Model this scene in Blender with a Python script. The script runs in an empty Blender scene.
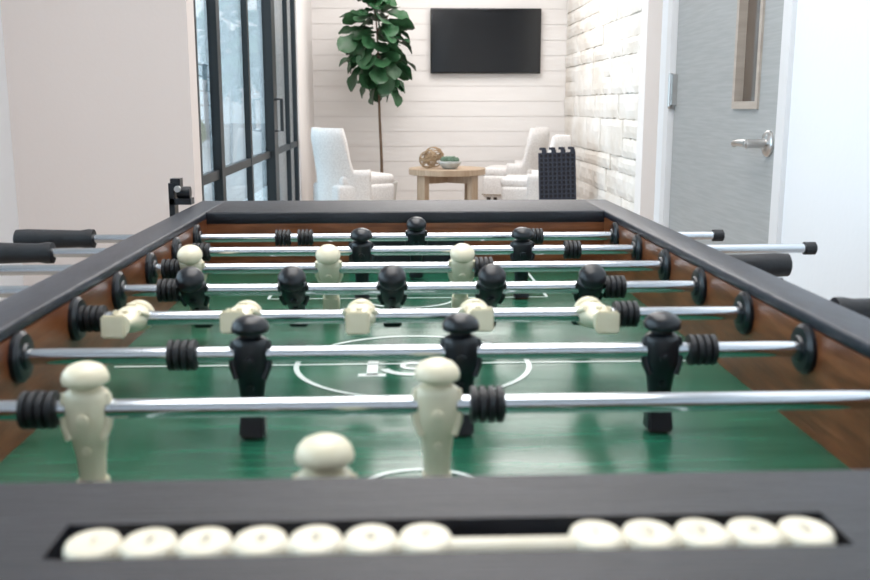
import bpy, bmesh, math, random
from mathutils import Vector, Matrix
random.seed(7)
S = bpy.context.scene
S.view_settings.view_transform = 'Standard'
R = math.radians

# ------------------------------------------------------------------ materials
def newmat(name, col, rough=0.5, metal=0.0, noise=None, bump=None, coat=0.0, spec=None):
    m = bpy.data.materials.new(name); m.use_nodes = True
    nt = m.node_tree; b = nt.nodes['Principled BSDF']
    b.inputs['Base Color'].default_value = (*col, 1)
    b.inputs['Roughness'].default_value = rough
    b.inputs['Metallic'].default_value = metal
    if coat: b.inputs['Coat Weight'].default_value = coat
    if spec is not None: b.inputs['Specular IOR Level'].default_value = spec
    tc = nt.nodes.new('ShaderNodeTexCoord')
    if noise:
        col2, scale, stretch = noise
        mp = nt.nodes.new('ShaderNodeMapping'); mp.inputs['Scale'].default_value = stretch
        n = nt.nodes.new('ShaderNodeTexNoise'); n.inputs['Scale'].default_value = scale
        n.inputs['Detail'].default_value = 5
        rp = nt.nodes.new('ShaderNodeValToRGB')
        rp.color_ramp.elements[0].color = (*col, 1); rp.color_ramp.elements[0].position = .35
        rp.color_ramp.elements[1].color = (*col2, 1); rp.color_ramp.elements[1].position = .68
        nt.links.new(tc.outputs['Object'], mp.inputs[0]); nt.links.new(mp.outputs[0], n.inputs['Vector'])
        nt.links.new(n.outputs['Fac'], rp.inputs[0]); nt.links.new(rp.outputs[0], b.inputs['Base Color'])
    if bump:
        sc, st, stretch = bump
        mp = nt.nodes.new('ShaderNodeMapping'); mp.inputs['Scale'].default_value = stretch
        n = nt.nodes.new('ShaderNodeTexNoise'); n.inputs['Scale'].default_value = sc
        n.inputs['Detail'].default_value = 6
        bp = nt.nodes.new('ShaderNodeBump'); bp.inputs['Strength'].default_value = st
        bp.inputs['Distance'].default_value = .01
        nt.links.new(tc.outputs['Object'], mp.inputs[0]); nt.links.new(mp.outputs[0], n.inputs['Vector'])
        nt.links.new(n.outputs['Fac'], bp.inputs['Height']); nt.links.new(bp.outputs[0], b.inputs['Normal'])
    return m
U = (1, 1, 1)
M_wall   = newmat('wall_paint', (.82,.785,.77), .8, bump=(60,.05,U))
M_wallw  = newmat('white_paint', (.85,.87,.90), .7, bump=(60,.05,U))
M_beige  = newmat('beige_paint', (.76,.70,.675), .75, bump=(60,.05,U))
M_ship   = newmat('shiplap_paint', (.88,.855,.84), .55, noise=((.85,.825,.81), 3, (1,1,6)))
M_groove = newmat('shiplap_groove', (.80,.77,.755), .8)
M_stone  = newmat('limestone', (.77,.72,.655), .9, noise=((.90,.88,.85), 2.6, U), bump=(9,.8,U))
M_mortar = newmat('mortar', (.76,.72,.67), .95, bump=(40,.4,U))
M_floor  = newmat('floor_planks', (.33,.27,.22), .4, noise=((.42,.35,.29), 6, (8,1,1)))
M_ceil   = newmat('ceiling_paint', (.85,.85,.85), .9, bump=(40,.05,U))
M_frame  = newmat('dark_aluminium', (.018,.026,.032), .45, .2, bump=(80,.05,U))
M_door   = newmat('grey_laminate', (.365,.375,.375), .5, noise=((.42,.43,.43), 5, (1,1.5,30)))
M_dfr    = newmat('door_frame_paint', (.76,.76,.77), .5, bump=(50,.03,U))
M_lite   = newmat('lite_frame_wood', (.42,.36,.31), .5, noise=((.5,.44,.38), 8, (1,1,8)))
M_lglass = newmat('lite_glass_reflection', (.13,.10,.08), .08)  # brown reflection of the wood put into the glass colour
M_nickel = newmat('satin_nickel', (.62,.61,.60), .28, 1.0, bump=(200,.03,U))
M_chrome = newmat('chrome_rod', (.64,.67,.71), .13, 1.0, bump=(300,.01,(.1,1,1)))
M_black  = newmat('black_plastic', (.006,.008,.012), .30, bump=(120,.05,U))
M_rubber = newmat('black_rubber', (.010,.011,.014), .5, bump=(150,.1,U))
M_cream  = newmat('cream_plastic', (.78,.70,.51), .30, noise=((.81,.73,.55), 60, U))
M_bead   = newmat('bead_plastic', (.76,.68,.53), .35, noise=((.80,.73,.59), 60, U))
M_rim    = newmat('charcoal_woodgrain', (.0065,.0075,.0120), .45, noise=((.015,.016,.023), 8, (1.5,16,4)), bump=(30,.25,(1,14,1)))
M_rims   = newmat('charcoal_side_rim', (.008,.012,.022), .38, noise=((.014,.019,.031), 8, (16,1.5,4)), bump=(30,.15,(14,1,1)))
M_brown  = newmat('walnut_veneer', (.115,.034,.012), .28, noise=((.23,.078,.030), 7, (2,2,14)), bump=(20,.1,(1,1,12)))
M_field  = newmat('green_field', (.009,.078,.042), .26, noise=((.016,.122,.070), 7, (1.2,9,1)), bump=(7,.08,(1,6,1)))  # lighter noise streaks put stripes and reflected sheen into the green
M_line   = newmat('field_line_white', (.66,.72,.69), .35, bump=(60,.02,U))
M_fabric = newmat('boucle_fabric', (.85,.825,.81), .95, noise=((.72,.69,.675), 70, U), bump=(90,.5,U))
M_leg    = newmat('dark_wood_leg', (.05,.03,.02), .45, noise=((.08,.05,.03), 10, (1,1,6)))
M_nail   = newmat('nailhead', (.35,.27,.18), .3, 1.0, bump=(100,.02,U))
M_oak    = newmat('light_oak', (.42,.30,.20), .5, noise=((.52,.39,.28), 6, (1,12,1)))
M_tv     = newmat('tv_screen', (.006,.007,.009), .12, bump=(20,.005,U))
M_bez    = newmat('tv_bezel', (.01,.01,.012), .3, bump=(80,.03,U))
M_leaf   = newmat('fig_leaf', (.016,.064,.026), .36, noise=((.042,.130,.055), 6, U), bump=(25,.3,U))
M_bark   = newmat('bark', (.12,.08,.055), .9, noise=((.18,.12,.08), 30, (1,1,.3)), bump=(60,.5,U))
M_pot    = newmat('planter_glaze', (.55,.54,.52), .5, noise=((.6,.59,.57), 10, U))
M_soil   = newmat('soil', (.05,.035,.025), 1, bump=(60,.8,U))
M_gold   = newmat('woven_rattan', (.36,.25,.15), .45, .3, bump=(80,.3,U))
M_bowl   = newmat('stone_bowl', (.42,.43,.42), .6, noise=((.55,.56,.54), 20, U))
M_succ   = newmat('succulent', (.10,.18,.12), .6, noise=((.20,.29,.21), 30, U))
M_ink    = newmat('bead_ink', (.34,.31,.25), .6, bump=(60,.02,U))
M_conc   = newmat('concrete', (.60,.61,.62), .9, noise=((.68,.69,.70), 3, U))
M_hedge  = newmat('hedge_leaves', (.08,.15,.08), .8, noise=((.16,.26,.13), 12, U), bump=(14,1,U))
M_fence  = newmat('pale_blue_fence', (.26,.32,.36), .8, noise=((.32,.38,.42), 4, (1,1,.3)))
M_tile   = newmat('navy_black_plastic', (.020,.026,.046), .4, bump=(80,.1,U))
M_tileb  = newmat('navy_black_plastic_web', (.004,.005,.009), .6, bump=(80,.1,U))

M_glass = bpy.data.materials.new('window_glass'); M_glass.use_nodes = True
nt = M_glass.node_tree; nt.nodes.clear()
o = nt.nodes.new('ShaderNodeOutputMaterial'); mx = nt.nodes.new('ShaderNodeMixShader')
tr = nt.nodes.new('ShaderNodeBsdfTransparent'); tr.inputs[0].default_value = (.88,.95,.97,1)
gl = nt.nodes.new('ShaderNodeBsdfGlossy'); gl.inputs['Roughness'].default_value = .02
fr = nt.nodes.new('ShaderNodeFresnel'); fr.inputs[0].default_value = 1.45
mu = nt.nodes.new('ShaderNodeMath'); mu.operation = 'MULTIPLY'; mu.inputs[1].default_value = .8
nt.links.new(fr.outputs[0], mu.inputs[0]); nt.links.new(mu.outputs[0], mx.inputs[0]); nt.links.new(tr.outputs[0], mx.inputs[1])
nt.links.new(gl.outputs[0], mx.inputs[2]); nt.links.new(mx.outputs[0], o.inputs[0])

# ------------------------------------------------------------------ helpers
def link(name, me, mat, parent=None, smooth=False, loc=None):
    ob = bpy.data.objects.new(name, me)
    S.collection.objects.link(ob)
    if mat: me.materials.append(mat)
    if smooth:
        for p in me.polygons: p.use_smooth = True
    if loc: ob.location = loc
    if parent:
        ob.parent = parent
        if parent.get('world_build'):
            ob.matrix_parent_inverse = Matrix.Translation(-Vector(parent.location))
    return ob
def empty(name, loc=(0,0,0), world=False, rotz=0, sc=1):
    e = bpy.data.objects.new(name, None); S.collection.objects.link(e)
    e.empty_display_size = .1; e.location = loc; e.rotation_euler = (0,0,rotz); e.scale = (sc,)*3
    if world: e['world_build'] = 1
    return e
def bm2(name, bm, mat, parent=None, smooth=False):
    bmesh.ops.recalc_face_normals(bm, faces=bm.faces[:])
    me = bpy.data.meshes.new(name); bm.to_mesh(me); bm.free()
    return link(name, me, mat, parent, smooth)
def addbox(bm, a, b, M=None):
    vs = []
    for x in (a[0], b[0]):
        for y in (a[1], b[1]):
            for z in (a[2], b[2]):
                v = Vector((x,y,z))
                if M: v = M @ v
                vs.append(bm.verts.new(v))
    for f in ((0,1,3,2),(4,6,7,5),(0,4,5,1),(2,3,7,6),(0,2,6,4),(1,5,7,3)):
        bm.faces.new([vs[i] for i in f])
def box(name, a, b, mat, parent=None, bev=0, seg=2):
    bm = bmesh.new(); addbox(bm, a, b)
    if bev: bmesh.ops.bevel(bm, geom=bm.edges[:], offset=bev, segments=seg, affect='EDGES', profile=.5)
    ob = bm2(name, bm, mat, parent)
    if bev:
        for p in ob.data.polygons: p.use_smooth = True
        try: ob.data.set_sharp_from_angle(angle=R(50))
        except Exception: pass
    return ob
def boxes(name, L, mat, parent=None):
    bm = bmesh.new()
    for a, b in L: addbox(bm, a, b)
    return bm2(name, bm, mat, parent)
def lathe(bm, prof, M=None, n=24, ell=None):
    rings = []
    for p in prof:
        z, rx = p[0], p[1]; ry = p[2] if len(p) > 2 else rx
        r = []
        for i in range(n):
            a = 2*math.pi*i/n
            v = Vector((rx*math.cos(a), ry*math.sin(a), z))
            if M: v = M @ v
            r.append(bm.verts.new(v))
        rings.append(r)
    for k in range(len(rings)-1):
        for i in range(n):
            j = (i+1) % n
            bm.faces.new((rings[k][i], rings[k][j], rings[k+1][j], rings[k+1][i]))
    bm.faces.new(rings[0][::-1]); bm.faces.new(rings[-1])
RX = Matrix.Rotation(R(90), 4, 'Y')
def T(x,y,z): return Matrix.Translation((x,y,z))
def autos(ob, ang=40):
    try: ob.data.set_sharp_from_angle(angle=R(ang))
    except Exception: pass
def tube(bm, pts, rad, n=8):
    rings = []
    for k, p in enumerate(pts):
        p = Vector(p)
        d = (Vector(pts[min(k+1,len(pts)-1)]) - Vector(pts[max(k-1,0)])).normalized()
        up = Vector((0,0,1)) if abs(d.z) < .9 else Vector((1,0,0))
        u = d.cross(up).normalized(); w = d.cross(u).normalized()
        r = rad[k] if isinstance(rad, (list,tuple)) else rad
        rings.append([bm.verts.new(p + u*r*math.cos(2*math.pi*i/n) + w*r*math.sin(2*math.pi*i/n)) for i in range(n)])
    for k in range(len(rings)-1):
        for i in range(n):
            j = (i+1)%n
            bm.faces.new((rings[k][i], rings[k][j], rings[k+1][j], rings[k+1][i]))
    bm.faces.new(rings[0][::-1]); bm.faces.new(rings[-1])

# ------------------------------------------------------------------ room shell
H = 2.9
box('floor', (-1.9,-2.1,-.1), (4.2,10.8,0), M_floor)
box('ceiling', (-1.9,-2.1,H), (4.2,10.8,H+.1), M_ceil)
w = empty('wall_back', (0,10.5,0), True)
box('backing', (-1.1,10.508,0), (2.1,10.7,H), M_groove, w)
bd = []; z = 0.0
while z < H-.01:
    bd.append(((-.98,10.5,z+.003),(1.95,10.508,min(z+.157,H)))); z += .16
boxes('shiplap_boards', bd, M_ship, w)
w = empty('wall_right_stone', (1.95,9,0), True)
box('core', (1.846,7.2,0), (2.1,10.5,H), M_mortar, w)
bm = bmesh.new(); z = 0
random.seed(3)
while z < H-.02:
    h = random.choice([.13,.17,.20,.26,.30]); h = min(h, H-z)
    y = 7.19
    while y < 10.49:
        l = random.uniform(.25,.80); y2 = min(y+l, 10.495)
        if 10.495-y2 < .15: y2 = 10.495
        pr = random.uniform(0,.016)
        parts = [(z, z+h)] if (h < .25 or random.random() < .5) else [(z, z+h*.5), (z+h*.5, z+h)]
        for za, zb in parts:
            xf = 1.834-pr
            ny, nz_ = max(3,int((y2-y)/.05)), max(3,int((zb-za)/.05))
            g = {}
            for i in range(ny+1):
                for j in range(nz_+1):
                    u, v_ = i/ny, j/nz_
                    ed = min(1, min(u,1-u)*ny/1.0)*min(1, min(v_,1-v_)*nz_/1.0)
                    xx = xf + (.008 if ed < .5 else random.uniform(-.005,.003))
                    jy = random.uniform(-.005,.005); jz = random.uniform(-.005,.005)
                    g[i,j] = bm.verts.new((xx, y+.004+(y2-y-.008)*u+jy, za+.004+(zb-za-.008)*v_+jz))
            for i in range(ny):
                for j in range(nz_):
                    bm.faces.new((g[i,j],g[i,j+1],g[i+1,j+1],g[i+1,j]))
            loop = [(i,0) for i in range(ny)]+[(ny,j) for j in range(nz_)]+[(i,nz_) for i in range(ny,0,-1)]+[(0,j) for j in range(nz_,0,-1)]
            bk = [bm.verts.new((1.87, g[q].co.y, g[q].co.z)) for q in loop]
            for q in range(len(loop)):
                r_ = (q+1) % len(loop)
                bm.faces.new((g[loop[q]], g[loop[r_]], bk[r_], bk[q]))
        y = y2
    z += h
bm2('stone_blocks', bm, M_stone, w, False)
box('wall_alcove', (1.80,7.0,0), (4.1,7.18,H), M_wall)
box('wall_far_right', (4.0,3.0,0), (4.15,7.0,H), M_wall)
DX = .93
w = empty('wall_right', (1.0,1,0), True)
boxes('wall_panels', [((DX,-2.0,0),(DX+.15,2.27,H)), ((DX,2.27,2.15),(DX+.15,3.30,H)), ((DX,3.30,0),(DX+.15,3.42,H)),
                      ((DX+.15,3.27,0),(4.0,3.42,H))], M_wallw, w)
f = empty('trim_1', (DX,2.8,0), True)
boxes('door_frame', [((DX-.012,2.265,0),(DX+.12,2.315,2.15)), ((DX-.012,3.255,0),(DX+.12,3.305,2.15)), ((DX-.012,2.265,2.10),(DX+.12,3.305,2.15))], M_dfr, f)
d = empty('door_1', (DX+.03,2.8,0), True)
dx = DX+.008
boxes('leaf', [((dx,2.32,.01),(dx+.045,2.50,2.095)), ((dx,2.66,.01),(dx+.045,3.25,2.095)),
               ((dx,2.50,.01),(dx+.045,2.66,1.09)), ((dx,2.50,1.95),(dx+.045,2.66,2.095))], M_door, d)
boxes('lite_frame', [((dx-.006,2.485,1.070),(dx+.02,2.503,1.965)), ((dx-.006,2.657,1.070),(dx+.02,2.675,1.965)),
                     ((dx-.006,2.503,1.070),(dx+.02,2.657,1.090)), ((dx-.006,2.503,1.945),(dx+.02,2.657,1.965))], M_lite, d)
box('lite_glass', (dx+.018,2.50,1.085), (dx+.026,2.66,1.95), M_lglass, d)
bm = bmesh.new()
hy, hz = 2.40, .985
lathe(bm, [(0,.033),(.006,.033),(.010,.029),(.012,.012),(.045,.011),(.05,.012),(.060,.012),(.062,.008)], T(dx,hy,hz) @ Matrix.Rotation(R(-90),4,'Y'))
tube(bm, [(dx-.053,hy-.005,hz),(dx-.055,hy+.03,hz+.001),(dx-.055,hy+.07,hz),(dx-.052,hy+.105,hz-.004),(dx-.046,hy+.12,hz-.006)], [.011,.010,.009,.009,.006], 12)
lathe(bm, [(0,.007),(.003,.007)], T(dx-.063,hy,hz) @ Matrix.Rotation(R(-90),4,'Y'), 12)
autos(bm2('lever_handle', bm, M_nickel, d, True))
for i, hh in enumerate((.25,1.13,1.9)):
    bm = bmesh.new()
    lathe(bm, [(hh-.055,.008),(hh+.055,.008)], T(dx-.016,3.252,0), 12)
    lathe(bm, [(hh-.062,.005),(hh-.055,.008)], T(dx-.016,3.252,0), 12)
    addbox(bm, (dx-.016,3.225,hh-.05),(dx,3.254,hh+.05))
    bm2('hinge_%d'%(i+1), bm, M_nickel, d)
box('wall_left_facing', (-1.9,4.2,0), (-.868,4.35,H), M_beige)
w = empty('wall_left', (-1.7,1,0), True)
boxes('wall_panels', [((-1.85,2.6,0),(-1.63,4.2,H)), ((-1.85,-2.0,0),(-1.63,-1.6,H)),
                      ((-1.85,-1.6,0),(-1.63,2.6,.3)), ((-1.85,-1.6,2.6),(-1.63,2.6,H))], M_wallw, w)
box('wall_front', (-1.9,-2.1,0), (4.2,-1.95,H), M_wallw)
wn = empty('added_daylight_window', (-1.75,.5,0), True)  # unseen window added to let daylight onto the right wall
boxes('frame', [((-1.80,-1.6,.3),(-1.72,-1.53,2.6)), ((-1.80,2.53,.3),(-1.72,2.6,2.6)), ((-1.80,.46,.3),(-1.72,.54,2.6)),
                ((-1.80,-1.6,.3),(-1.72,2.6,.37)), ((-1.80,-1.6,2.53),(-1.72,2.6,2.6))], M_frame, wn)
box('pane', (-1.765,-1.55,.35), (-1.755,2.55,2.55), M_glass, wn)
wn = empty('window_2', (-.92,6.6,0), True)
X0, X1 = -.915, -.88
fr_ = []
for yc, wd, xo in ((4.44,.03,0),(4.94,.09,.010),(6.00,.06,0),(7.00,.20,.03),(8.20,.04,0),(8.83,.08,0)):
    fr_.append(((X0,yc-wd/2,0),(X1+xo,yc+wd/2,H)))
fr_ += [((X0+.006,4.35,.715),(X1-.004,8.9,.76)), ((X0+.006,4.35,0),(X1-.004,8.9,.10)), ((X0+.006,4.35,2.35),(X1-.004,8.9,2.42)), ((X0+.006,4.35,2.83),(X1-.004,8.9,2.9))]
boxes('storefront_frame', fr_, M_frame, wn)
box('pane', (-.905,4.36,.05), (-.898,8.86,2.86), M_glass, wn)
bm = bmesh.new()
tube(bm, [(-.858,6.93,1.12),(-.80,6.93,1.12),(-.80,6.93,.90),(-.858,6.93,.90)], .012)
bm2('pull_handle', bm, M_frame, wn)
box('wall_left_pilaster', (-1.1,8.9,0), (-.87,10.5,H), M_wall)
# exterior
box('patio_ground', (-30,-12,-.12), (-1.95,60,-.02), M_conc)
L = [((-6.04,6+k*1.8,-.02),(-5.92,6.12+k*1.8,2.35)) for k in range(16)]
L += [((-6.02,6,zz),(-5.98,33.1,zz+.03)) for zz in (.15,.6,1.05,1.5,1.95,2.3)]
boxes('patio_fence', L, M_fence)
bm = bmesh.new(); random.seed(5)
for k in range(60):
    bmesh.ops.create_icosphere(bm, subdivisions=2, radius=random.uniform(.25,.36), matrix=T(-5.3+random.uniform(-.2,.2), 8+k*.3, random.uniform(.2,.45)))
for v in bm.verts: v.co += Vector((random.uniform(-.04,.04),)*3)
bm2('hedge', bm, M_hedge)

# ------------------------------------------------------------------ FOOSBALL TABLE
TX = .018
ft = empty('foosball_table', (TX,1.05,0), True)
XI0, XI1 = TX-.342, TX+.344
XO0, XO1 = TX-.391, TX+.391
YN0, YN1, YF0, YF1 = .288, .448, 1.65, 1.855
RIM, ROD, FLD = .90, .8685, .794
boxes('cabinet_sides', [((XI0-.040,YN0+.01,.60),(XI0,YF1-.01,RIM-.012)), ((XI1,YN0+.01,.60),(XI1+.040,YF1-.01,RIM-.012)),
                        ((XI0,YN1-.02,.60),(XI1,YN1,RIM-.020)), ((XI0,YF0,.60),(XI1,YF0+.02,RIM-.020))], M_brown, ft)
boxes('cabinet_shell', [((XO0+.004,YN0+.004,.58),(XI0-.040,YF1-.004,RIM-.012)), ((XI1+.040,YN0+.004,.58),(XO1-.004,YF1-.004,RIM-.012)),
                        ((XI0-.03,YN0+.004,.58),(XI1+.03,YN0+.03,RIM-.03)), ((XI0-.03,YF1-.03,.58),(XI1+.03,YF1-.004,RIM-.02)),
                        ((XI0-.03,YN0+.01,.58),(XI1+.03,YF1-.01,.60))], M_rims, ft)
box('side_rim_1', (XO0,YN0,RIM-.012), (XI0,YF1,RIM), M_rims, ft, .003)
box('side_rim_2', (XI1,YN0,RIM-.012), (XO1,YF1,RIM), M_rims, ft, .003)
box('end_rim_2', (XI0-.003,YF0,RIM-.022), (XI1+.003,YF1,RIM), M_rim, ft, .003)
SX0, SX1, SY0, SY1 = -.144, .190, .3655, .3985
bm = bmesh.new()
for a, b_ in (((XI0,YN0,RIM-.022),(XI1,SY0,RIM)), ((XI0,SY1,RIM-.022),(XI1,YN1,RIM)), ((XI0,SY0,RIM-.022),(SX0,SY1,RIM)), ((SX1,SY0,RIM-.022),(XI1,SY1,RIM))):
    addbox(bm, a, b_)
bm2('end_rim_1', bm, M_rim, ft)
box('score_slot', (SX0-.003,SY0-.003,RIM-.024), (SX1+.003,SY1+.003,RIM-.020), M_rubber, ft)
for nm, y0, y1 in (('goal_1',YN1,YN1+.002),('goal_2',YF0-.002,YF0)):
    bm = bmesh.new(); addbox(bm, (TX-.10,y0,FLD+.001),(TX+.10,y1,FLD+.062)); bm2(nm, bm, M_black, ft)
bm = bmesh.new(); lathe(bm, [(SX0+.010,.0050),(SX1-.010,.0050)], T(0,.3770,RIM-.0045) @ RX, 12)
bm2('score_rail', bm, M_bead, ft, True)
bx = [-.1278+i*.0232 for i in range(7)] + [.0845+i*.0228 for i in range(5)]
bm = bmesh.new()
for x in bx:
    lathe(bm, [(-.012,.0095,.0105),(-.009,.0110,.0125),(-.003,.0117,.0138),(.0000,.0116,.0136),(.0018,.0108,.0126),(.0025,.0090,.0104),(.0019,.0070,.0085)], T(x,.3800,RIM-.0012))
autos(bm2('score_beads', bm, M_bead, ft, True), 60)
for i, x in enumerate(bx):
    c = bpy.data.curves.new('digit','FONT'); c.body = str(i+1 if i < 7 else i-6); c.size = .010; c.align_x='CENTER'; c.align_y='CENTER'
    c.materials.append(M_ink)
    ob = bpy.data.objects.new('bead_number_%d'%(i+1), c); S.collection.objects.link(ob)
    ob.location = (x,.3805,RIM+.0010); ob.parent = ft; ob.matrix_parent_inverse = Matrix.Translation(-Vector(ft.location))
box('playfield', (XI0,YN1,FLD-.012), (XI1,YF0,FLD), M_field, ft)
YC = 1.045
bm = bmesh.new()
def seg(x0,y0,x1,y1,w_=.0045):
    a = Vector((x0,y0)); b_ = Vector((x1,y1)); d_ = (b_-a).normalized(); n_ = Vector((-d_.y,d_.x))*w_/2
    bm.faces.new([bm.verts.new((p.x,p.y,FLD+.0006)) for p in (a-n_, b_-n_, b_+n_, a+n_)])
def arc(cx,cy,r,a0,a1,n=48,w_=.0045):
    for i in range(n):
        p = R(a0+(a1-a0)*i/n); q = R(a0+(a1-a0)*(i+1)/n)
        bm.faces.new([bm.verts.new((cx+(r+s)*math.cos(t), cy+(r+s)*math.sin(t), FLD+.0007)) for s,t in ((-w_/2,p),(w_/2,p),(w_/2,q),(-w_/2,q))])
seg(XI0+.01,YC,XI1-.01,YC)
arc(TX,YC,.130,0,360,96,.006)
for s in (-1,1):
    yb = YC+s*.375
    ye = YF0 if s > 0 else YN1
    seg(TX-.21,yb,TX+.21,yb); seg(TX-.21,yb,TX-.21,ye); seg(TX+.21,yb,TX+.21,ye)
    y3 = YC+s*.49
    seg(TX-.13,y3,TX+.13,y3); seg(TX-.13,y3,TX-.13,ye); seg(TX+.13,y3,TX+.13,ye)
    if s > 0: arc(TX,yb,.07,180,360)
    else: arc(TX,yb,.055,0,180)
arc(TX,YC-.01,.012,0,360,24,.006)
seg(TX-.045,YC-.045,TX-.045,YC+.035,.012); seg(TX-.060,YC+.035,TX-.028,YC+.035,.012); seg(TX-.060,YC-.045,TX-.030,YC-.045,.012)
arc(TX,YC-.01,.034,200,340,20,.010); arc(TX,YC-.01,.034,30,120,16,.009)
bm2('field_lines', bm, M_line, ft)
bm = bmesh.new()
for x in (XO0+.06, XO1-.06):
    for y in (YN0+.10, YF1-.10):
        addbox(bm, (x-.045,y-.045,.03),(x+.045,y+.045,.60))
        lathe(bm, [(0,.035),(.03,.03)], T(x,y,0), 16)
bm2('legs', bm, M_rims, ft)

def man_mesh(name, mat):
    bm = bmesh.new()
    lathe(bm, [(-.070,.0105,.008),(-.069,.0115,.009),(-.058,.0105,.008),(-.050,.0095,.0065),(-.036,.0105,.007),
               (-.026,.0120,.009),(-.020,.0130,.0115),(-.015,.0150,.0130),(-.010,.0160,.0135),(.009,.0160,.0135),
               (.013,.0150,.0125),(.0150,.0120,.0105),(.0160,.0090,.0090),(.0180,.0090,.0090),(.0190,.0135,.0135),
               (.0205,.0160,.0160),(.0235,.0164,.0164),(.0280,.0150,.0150),(.0315,.0118,.0118),(.0338,.0068,.0068),(.0345,.002,.002)], None, 24)
    b2 = bmesh.new(); addbox(b2, (-.0115,-.0115,-.072),(.0115,.0115,-.050))
    for v in b2.verts:
        if v.co.z > -.06: v.co.y *= .55; v.co.x *= .9
    bmesh.ops.bevel(b2, geom=b2.edges[:], offset=.002, segments=2, affect='EDGES')
    tm = bpy.data.meshes.new('t'); b2.to_mesh(tm); b2.free(); bm.from_mesh(tm); bpy.data.meshes.remove(tm)
    for s in (-1,1):
        tube(bm, [(s*.0140,-.001,.012),(s*.0160,-.003,.002),(s*.0150,-.005,-.010),(s*.0115,-.008,-.020)], [.0035,.0036,.0034,.0028], 8)
    lathe(bm, [(.010,.0045),(.0155,.0045),(.016,.003)], T(0,0,-.004) @ Matrix.Rotation(R(90),4,'X'), 12)
    lathe(bm, [(.004,.003),(.011,.003)], T(0,0,-.028) @ Matrix.Rotation(R(90),4,'X'), 10)
    bmesh.ops.recalc_face_normals(bm, faces=bm.faces[:])
    me = bpy.data.meshes.new(name); bm.to_mesh(me); bm.free(); me.materials.append(mat)
    for p in me.polygons: p.use_smooth = True
    try: me.set_sharp_from_angle(angle=R(55))
    except Exception: pass
    return me
MW = man_mesh('man_cream', M_cream); MB = man_mesh('man_black', M_black)
RY = [.512 + .149*i for i in range(8)]
RY[0] = .501
rods = [
 ('w', [-.040], 0, [], -.62, .42, 'R'),
 ('w', [-.219,.0285], 2, [-.252,.0645], -.70, .47, 'R'),
 ('b', [-.126,.0555,.2320], 0, [-.184,.268], -.47, .62, 'L'),
 ('w', [-.266,-.155,-.037,.081,.202], -97, [-.305,.236], -.72, .455, 'R'),
 ('b', [-.236,-.120,-.005,.111,.228], 46, [-.264,.258], -.60, .455, 'L'),
 ('w', [-.268,-.089,.0870], 32, [-.294,.116], -.72, .405, 'R'),
 ('b', [-.051,.1870], 6, [-.285,.262], -.500, .625, 'L'),
 ('b', [.033], 20, [-.183,-.147,.228], -.486, .535, 'L'),
]
mi = 0
brg = bmesh.new(); bump = bmesh.new(); rodb = bmesh.new(); hnd = bmesh.new(); caps = bmesh.new()
for k, (c, xs, tilt, bs, xl, xr, side) in enumerate(rods):
    y = RY[k]
    lathe(rodb, [(xl,.0070),(xr,.0070)], T(0,y,ROD) @ RX, 20)
    for x in xs:
        mi += 1
        tt = tilt + random.uniform(-2,2)
        ob = bpy.data.objects.new('player_%d'%mi, MW if c=='w' else MB); S.collection.objects.link(ob)
        ob.location = (x,y,ROD); ob.rotation_euler = (R(tt),0,0)
        ob.parent = ft; ob.matrix_parent_inverse = Matrix.Translation(-Vector(ft.location))
        for s in (-1,1):
            lathe(rodb, [(x+s*.0165-.002,.0078),(x+s*.0165+.002,.0078)], T(0,y,ROD) @ RX, 16)
    for x in bs:
        pr = [(x-.0125,.009)]
        for q in range(4):
            c0 = x-.0125+q*.0063
            pr += [(c0+.0006,.0135),(c0+.0045,.0135),(c0+.0052,.0105),(c0+.0060,.0105)]
        lathe(bump, pr, T(0,y,ROD) @ RX, 20)
    for xw, s in ((XI0,1),(XI1,-1)):
        lathe(brg, [(xw,.0225),(xw+s*.004,.0225),(xw+s*.007,.0195),(xw+s*.0075,.012),(xw+s*.010,.0110),(xw+s*.0105,.0075)], T(0,y,ROD) @ RX, 28)
        lathe(brg, [(xw-s*.056,.020),(xw-s*.049,.020)], T(0,y,ROD) @ RX, 24)
    HL = .125
    if side == 'L':
        lathe(hnd, [(xl-HL,.010),(xl-HL+.003,.0155),(xl-HL+.02,.0165),(xl-HL+.07,.0150),(xl-.02,.0140),(xl-.008,.0160),(xl,.0155),(xl+.001,.010)], T(0,y,ROD) @ RX, 20)
        lathe(caps, [(xr-.012,.0098),(xr+.004,.0098),(xr+.006,.007)], T(0,y,ROD) @ RX, 16)
    else:
        lathe(hnd, [(xr-.001,.010),(xr,.0155),(xr+.008,.0160),(xr+.02,.0140),(xr+.07,.0150),(xr+HL-.02,.0165),(xr+HL-.003,.0155),(xr+HL,.010)], T(0,y,ROD) @ RX, 20)
        lathe(caps, [(xl-.006,.007),(xl-.004,.0098),(xl+.012,.0098)], T(0,y,ROD) @ RX, 16)
for nm, b_, m_ in (('rods',rodb,M_chrome),('bumpers',bump,M_rubber),('bearings',brg,M_black),('handles',hnd,M_rubber),('rod_caps',caps,M_rubber)):
    autos(bm2(nm, b_, m_, ft, True), 40)
cl = empty('table_clamp', (-.40,1.79,.9), True)
bm = bmesh.new()
addbox(bm, (-.415,1.775,.86),(-.3735,1.805,.875)); addbox(bm, (-.415,1.775,.86),(-.405,1.805,.940)); addbox(bm, (-.415,1.775,.9005),(-.375,1.805,.912))
addbox(bm, (-.412,1.778,.925),(-.394,1.802,.948))
lathe(bm, [(-.012,.011),(.012,.011)], T(-.390,1.79,.922) @ RX, 16)
bm2('body', bm, M_black, cl)
bm = bmesh.new(); lathe(bm, [(0,.006),(.006,.006)], T(-.397,1.772,.93) @ Matrix.Rotation(R(90),4,'X'), 12)
bm2('knob', bm, M_nickel, cl)

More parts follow.
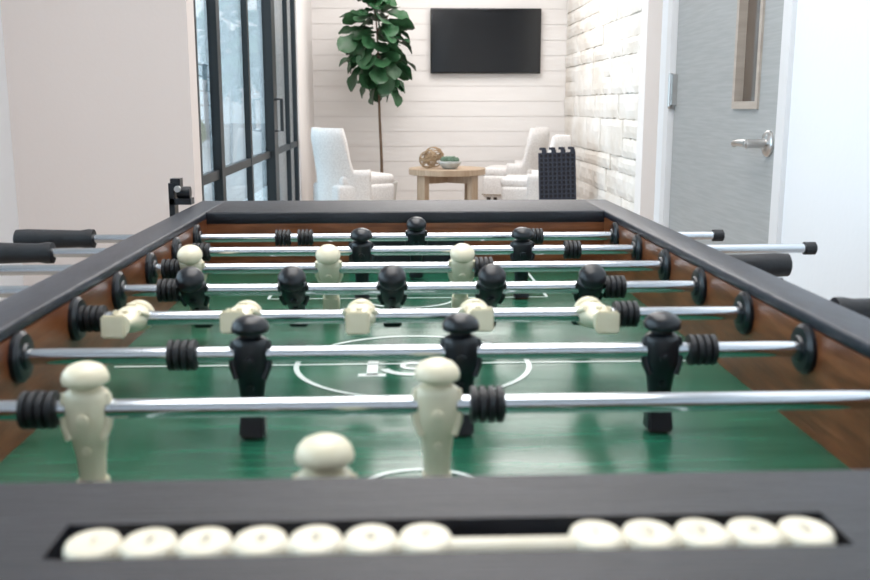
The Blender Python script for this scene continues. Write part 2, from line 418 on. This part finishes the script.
# ------------------------------------------------------------------ lounge
def chair(loc, rz, idx, sc=1):
    nm = 'upholstered_armchair' + ('' if idx == 0 else '.%03d' % idx)
    e = empty(nm, loc, False, rz, sc)
    box('seat_base', (-.29,-.27,.17), (.29,.31,.40), M_fabric, e, .035, 4)
    box('seat_cushion', (-.265,-.22,.385), (.265,.32,.485), M_fabric, e, .04, 4)
    bm = bmesh.new(); n = 40; rows = 10
    grid = {}
    for s_, rr in (('o',.335),('i',.265)):
        for i in range(n+1):
            a = -95 + 190*i/n
            ab = abs(a)
            k = 1 if ab < 52 else max(0, 1-(ab-52)/14)
            k = k*k*(3-2*k)
            top = .52 + (.89-.52)*k
            for j in range(rows+1):
                t = j/rows; z_ = .17 + (top-.17)*t
                lean = max(0,(z_-.45))*.14
                r = rr + lean
                if j == rows: r += -.02 if s_=='o' else .02
                x_ = r*math.sin(R(a))*.93; y_ = -r*math.cos(R(a)) + .02
                grid[s_,i,j] = bm.verts.new((x_, y_, z_ - (.0 if j<rows else -.012)))
    for i in range(n):
        for j in range(rows):
            bm.faces.new((grid['o',i,j],grid['o',i+1,j],grid['o',i+1,j+1],grid['o',i,j+1]))
            bm.faces.new((grid['i',i,j],grid['i',i,j+1],grid['i',i+1,j+1],grid['i',i+1,j]))
        bm.faces.new((grid['o',i,rows],grid['o',i+1,rows],grid['i',i+1,rows],grid['i',i,rows]))
        bm.faces.new((grid['o',i,0],grid['i',i,0],grid['i',i+1,0],grid['o',i+1,0]))
    for i in (0,n):
        for j in range(rows):
            f_ = (grid['o',i,j],grid['o',i,j+1],grid['i',i,j+1],grid['i',i,j])
            bm.faces.new(f_ if i==0 else f_[::-1])
    bm2('curved_back', bm, M_fabric, e, True)
    bm = bmesh.new()
    for x_ in (-.22,.22):
        for y_ in (-.22,.25):
            lathe(bm, [(0,.014),(.18,.024)], T(x_,y_,0), 12)
    bm2('legs', bm, M_leg, e, True)
    bm = bmesh.new()
    for i in range(25):
        x_ = -.27+.54*i/24
        bmesh.ops.create_icosphere(bm, subdivisions=1, radius=.007, matrix=T(x_,.311,.20))
        for s in (-1,1): bmesh.ops.create_icosphere(bm, subdivisions=1, radius=.007, matrix=T(s*.291,-.02+.31*i/24,.20))
    bm2('nailhead_trim', bm, M_nail, e, True)
chair((-.40,8.75,0), R(-62), 0, .98)
chair((1.23,9.90,0), R(75), 1, .95)
chair((1.27,8.80,0), R(78), 2, .90)

ct = empty('coffee_table', (.50,8.6,0), True)
bm = bmesh.new(); lathe(bm, [(.475,.335),(.478,.342),(.527,.342),(.53,.335)], T(.46,8.6,0), 48)
autos(bm2('round_top', bm, M_oak, ct, True))
bm = bmesh.new()
for a in (35,145,215,325):
    Mx = T(.46,8.6,0) @ Matrix.Rotation(R(a),4,'Z')
    addbox(bm, (.24,-.05,0),(.29,.05,.475), Mx)
Mx = T(.46,8.6,0)
addbox(bm, (-.24,-.02,.40),(.24,.02,.475), Mx @ Matrix.Rotation(R(35),4,'Z')); addbox(bm, (-.24,-.02,.40),(.24,.02,.475), Mx @ Matrix.Rotation(R(-35),4,'Z'))
bm2('legs', bm, M_oak, ct)
def orb(name, c, r, seed):
    random.seed(seed); bm = bmesh.new()
    for k in range(11):
        rot = Matrix.Rotation(random.uniform(0,6.28),4,'Z') @ Matrix.Rotation(random.uniform(0,3.14),4,'X')
        pts = [T(*c) @ rot @ Vector((r*math.cos(2*math.pi*i/24), r*math.sin(2*math.pi*i/24), 0)) for i in range(25)]
        tube(bm, pts, .005, 6)
    bm2(name, bm, M_gold, None, True)
orb('woven_orb', (.285,8.48,.612), .075, 1)
orb('woven_orb.001', (.345,8.67,.625), .088, 2)
pb = empty('succulent_bowl', (.50,8.47,.53), True)
bm = bmesh.new(); bxx = .475
lathe(bm, [(.531,.05),(.54,.065),(.575,.095),(.595,.105),(.595,.095),(.575,.08),(.574,.01)], T(bxx,8.46,0), 32)
bm2('bowl', bm, M_bowl, pb, True)
bm = bmesh.new()
for cx, cy, rr in ((-.045,0,.045),(.02,-.02,.05),(.055,.03,.035),(-.01,.045,.045)):
    for lay in range(3):
        for i in range(8):
            a = 2*math.pi*i/8+lay*.4; el = .25+.4*lay
            d_ = Vector((math.cos(a)*math.cos(el), math.sin(a)*math.cos(el), math.sin(el)))
            p0 = Vector((bxx+cx,8.46+cy,.60))
            tube(bm, [p0, p0+d_*rr*.6, p0+d_*rr*1.0], [.006,.012,.002], 6)
bm2('rosettes', bm, M_succ, pb, True)

tv = empty('wall_tv', (.94,10.4,1.75), True)
box('bezel', (.378,10.43,1.410), (1.550,10.47,2.080), M_bez, tv, .006)
box('screen', (.390,10.426,1.425), (1.538,10.431,2.068), M_tv, tv)
box('mount', (.80,10.465,1.60), (1.08,10.50,1.90), M_bez, tv)

fg = empty('fiddle_leaf_fig', (-.16,9.7,0), True)
bm = bmesh.new(); lathe(bm, [(0,.13),(.02,.145),(.30,.18),(.32,.18),(.32,.165),(.28,.16),(.279,.01)], T(-.16,9.85,0), 32)
bm2('planter', bm, M_pot, fg, True)
bm = bmesh.new(); lathe(bm, [(.27,.155),(.295,.155)], T(-.16,9.85,0), 24); bm2('soil', bm, M_soil, fg)
def tpos(z):
    return Vector((-.150 + .010*math.sin(z*4) - .08*max(0,z-1.4), 9.85 + .01*math.cos(z*5), z))
bm = bmesh.new(); zs = [.28+.1*i for i in range(19)]
tube(bm, [tpos(z) for z in zs], [.017-.0006*i for i in range(19)], 10)
for k in range(6):
    z0 = 1.15+k*.13; a = k*2.4; p = tpos(z0)
    tube(bm, [p, p+Vector((math.cos(a)*.08, math.sin(a)*.08, .06)), p+Vector((math.cos(a)*.14, math.sin(a)*.14, .15))], [.009,.007,.004], 8)
bm2('trunk', bm, M_bark, fg, True)
bm = bmesh.new(); random.seed(21)
def leaf(base, azi, pitch, L_, W_, roll):
    rot = Matrix.Rotation(azi,4,'Z') @ Matrix.Rotation(-pitch,4,'Y') @ Matrix.Rotation(roll,4,'X')
    rows = []
    prof = [(0,.04),(.10,.30),(.25,.55),(.40,.62),(.55,.82),(.70,1.0),(.84,.92),(.94,.58),(1.0,.06)]
    for t,w_ in prof:
        droop = -.30*L_*t*t
        row = []
        for s in (-1,-.5,0,.5,1):
            wav = .012*math.sin(t*14+s*3)
            row.append(bm.verts.new(T(*base) @ rot @ Vector((L_*t, s*w_*W_/2, droop + .12*W_*abs(s) + wav*abs(s)))))
        rows.append(row)
    for i in range(len(rows)-1):
        for j in range(4):
            bm.faces.new((rows[i][j],rows[i][j+1],rows[i+1][j+1],rows[i+1][j]))
NL = 105
for k in range(NL):
    t = k/(NL-1)
    z_ = 1.30 + .88*t**.95
    a = k*2.399 + random.uniform(-.3,.3)
    spread = .20*math.sin(math.pi*min(1,t*.85+.20))+.01
    rr = random.uniform(.02,1)*spread
    p = tpos(z_) + Vector((math.cos(a)*rr, math.sin(a)*rr, random.uniform(-.03,.03)))
    pitch = R(-50 + 85*t + random.uniform(-28,28))
    leaf(p, a+random.uniform(-.5,.5), pitch, random.uniform(.20,.28)*(1 if t<.8 else .65), random.uniform(.16,.21)*(1 if t<.8 else .75), random.uniform(-.9,.9))
bm2('leaves', bm, M_leaf, fg, True)

tl = empty('interlocking_floor_tile_stack', (1.295,7.55,0), False, R(-6))
for s in range(3):
    bm = bmesh.new(); yo = s*.03
    W_, HH = .28, .71
    for i in range(9):
        x_ = -W_/2+i*W_/8; addbox(bm, (x_-.006,yo,0),(x_+.006,yo+.018,HH))
    nz = 20
    for j in range(nz+1):
        z_ = HH*j/nz; addbox(bm, (-W_/2-.006,yo+.002,max(0,z_-.006)),(W_/2+.006,yo+.016,z_+.006))
    for i in range(4):
        x_ = -.11+i*.075 + s*.01
        addbox(bm, (x_-.010,yo,HH),(x_+.012,yo+.018,HH+.03)); addbox(bm, (x_-.028,yo,HH+.028),(x_+.006,yo+.018,HH+.048))
    ob = bm2('tile_panel_%d'%(s+1), bm, M_tile, tl)
    ob.rotation_euler = (R(-5),R(-2),0)
    ob = box('tile_web_%d'%(s+1), (-W_/2,yo+.010,0),(W_/2,yo+.013,HH), M_tileb, tl)
    ob.rotation_euler = (R(-5),R(-2),0)

# ------------------------------------------------------------------ lights
def area(name, loc, sx, sy, p, col=(1,1,1), rot=(0,0,0)):
    l = bpy.data.lights.new(name,'AREA'); l.shape='RECTANGLE'; l.size=sx; l.size_y=sy; l.energy=p; l.color=col
    o_ = bpy.data.objects.new(name,l); S.collection.objects.link(o_); o_.location=loc; o_.rotation_euler=rot
area('added_ceiling_fill', (0.0,1.6,2.86), 1.4, 2.8, 63, (1,.965,.94))  # unseen area lamps added under the ceiling to brighten the closed room
area('added_ceiling_fill.001', (.5,5.4,2.86), 1.6, 1.6, 66, (1,.96,.935))
area('added_ceiling_fill.002', (.5,8.8,2.86), 1.8, 1.8, 61, (1,.955,.925))
W = bpy.data.worlds.new('world'); S.world = W; W.use_nodes = True
bg = W.node_tree.nodes['Background']; bg.inputs[0].default_value = (.78,.89,1,1); bg.inputs[1].default_value = 3.6

# ------------------------------------------------------------------ camera
cd = bpy.data.cameras.new('camera'); cam = bpy.data.objects.new('camera', cd); S.collection.objects.link(cam)
cam.location = (0,0,1.08); cam.rotation_euler = (R(90-10.9), 0, R(-2.34))
cd.sensor_width = 36; cd.lens = 960/870*36; cd.clip_start = .02
cd.dof.use_dof = True; cd.dof.focus_distance = 2.4; cd.dof.aperture_fstop = 9.5
S.camera = cam
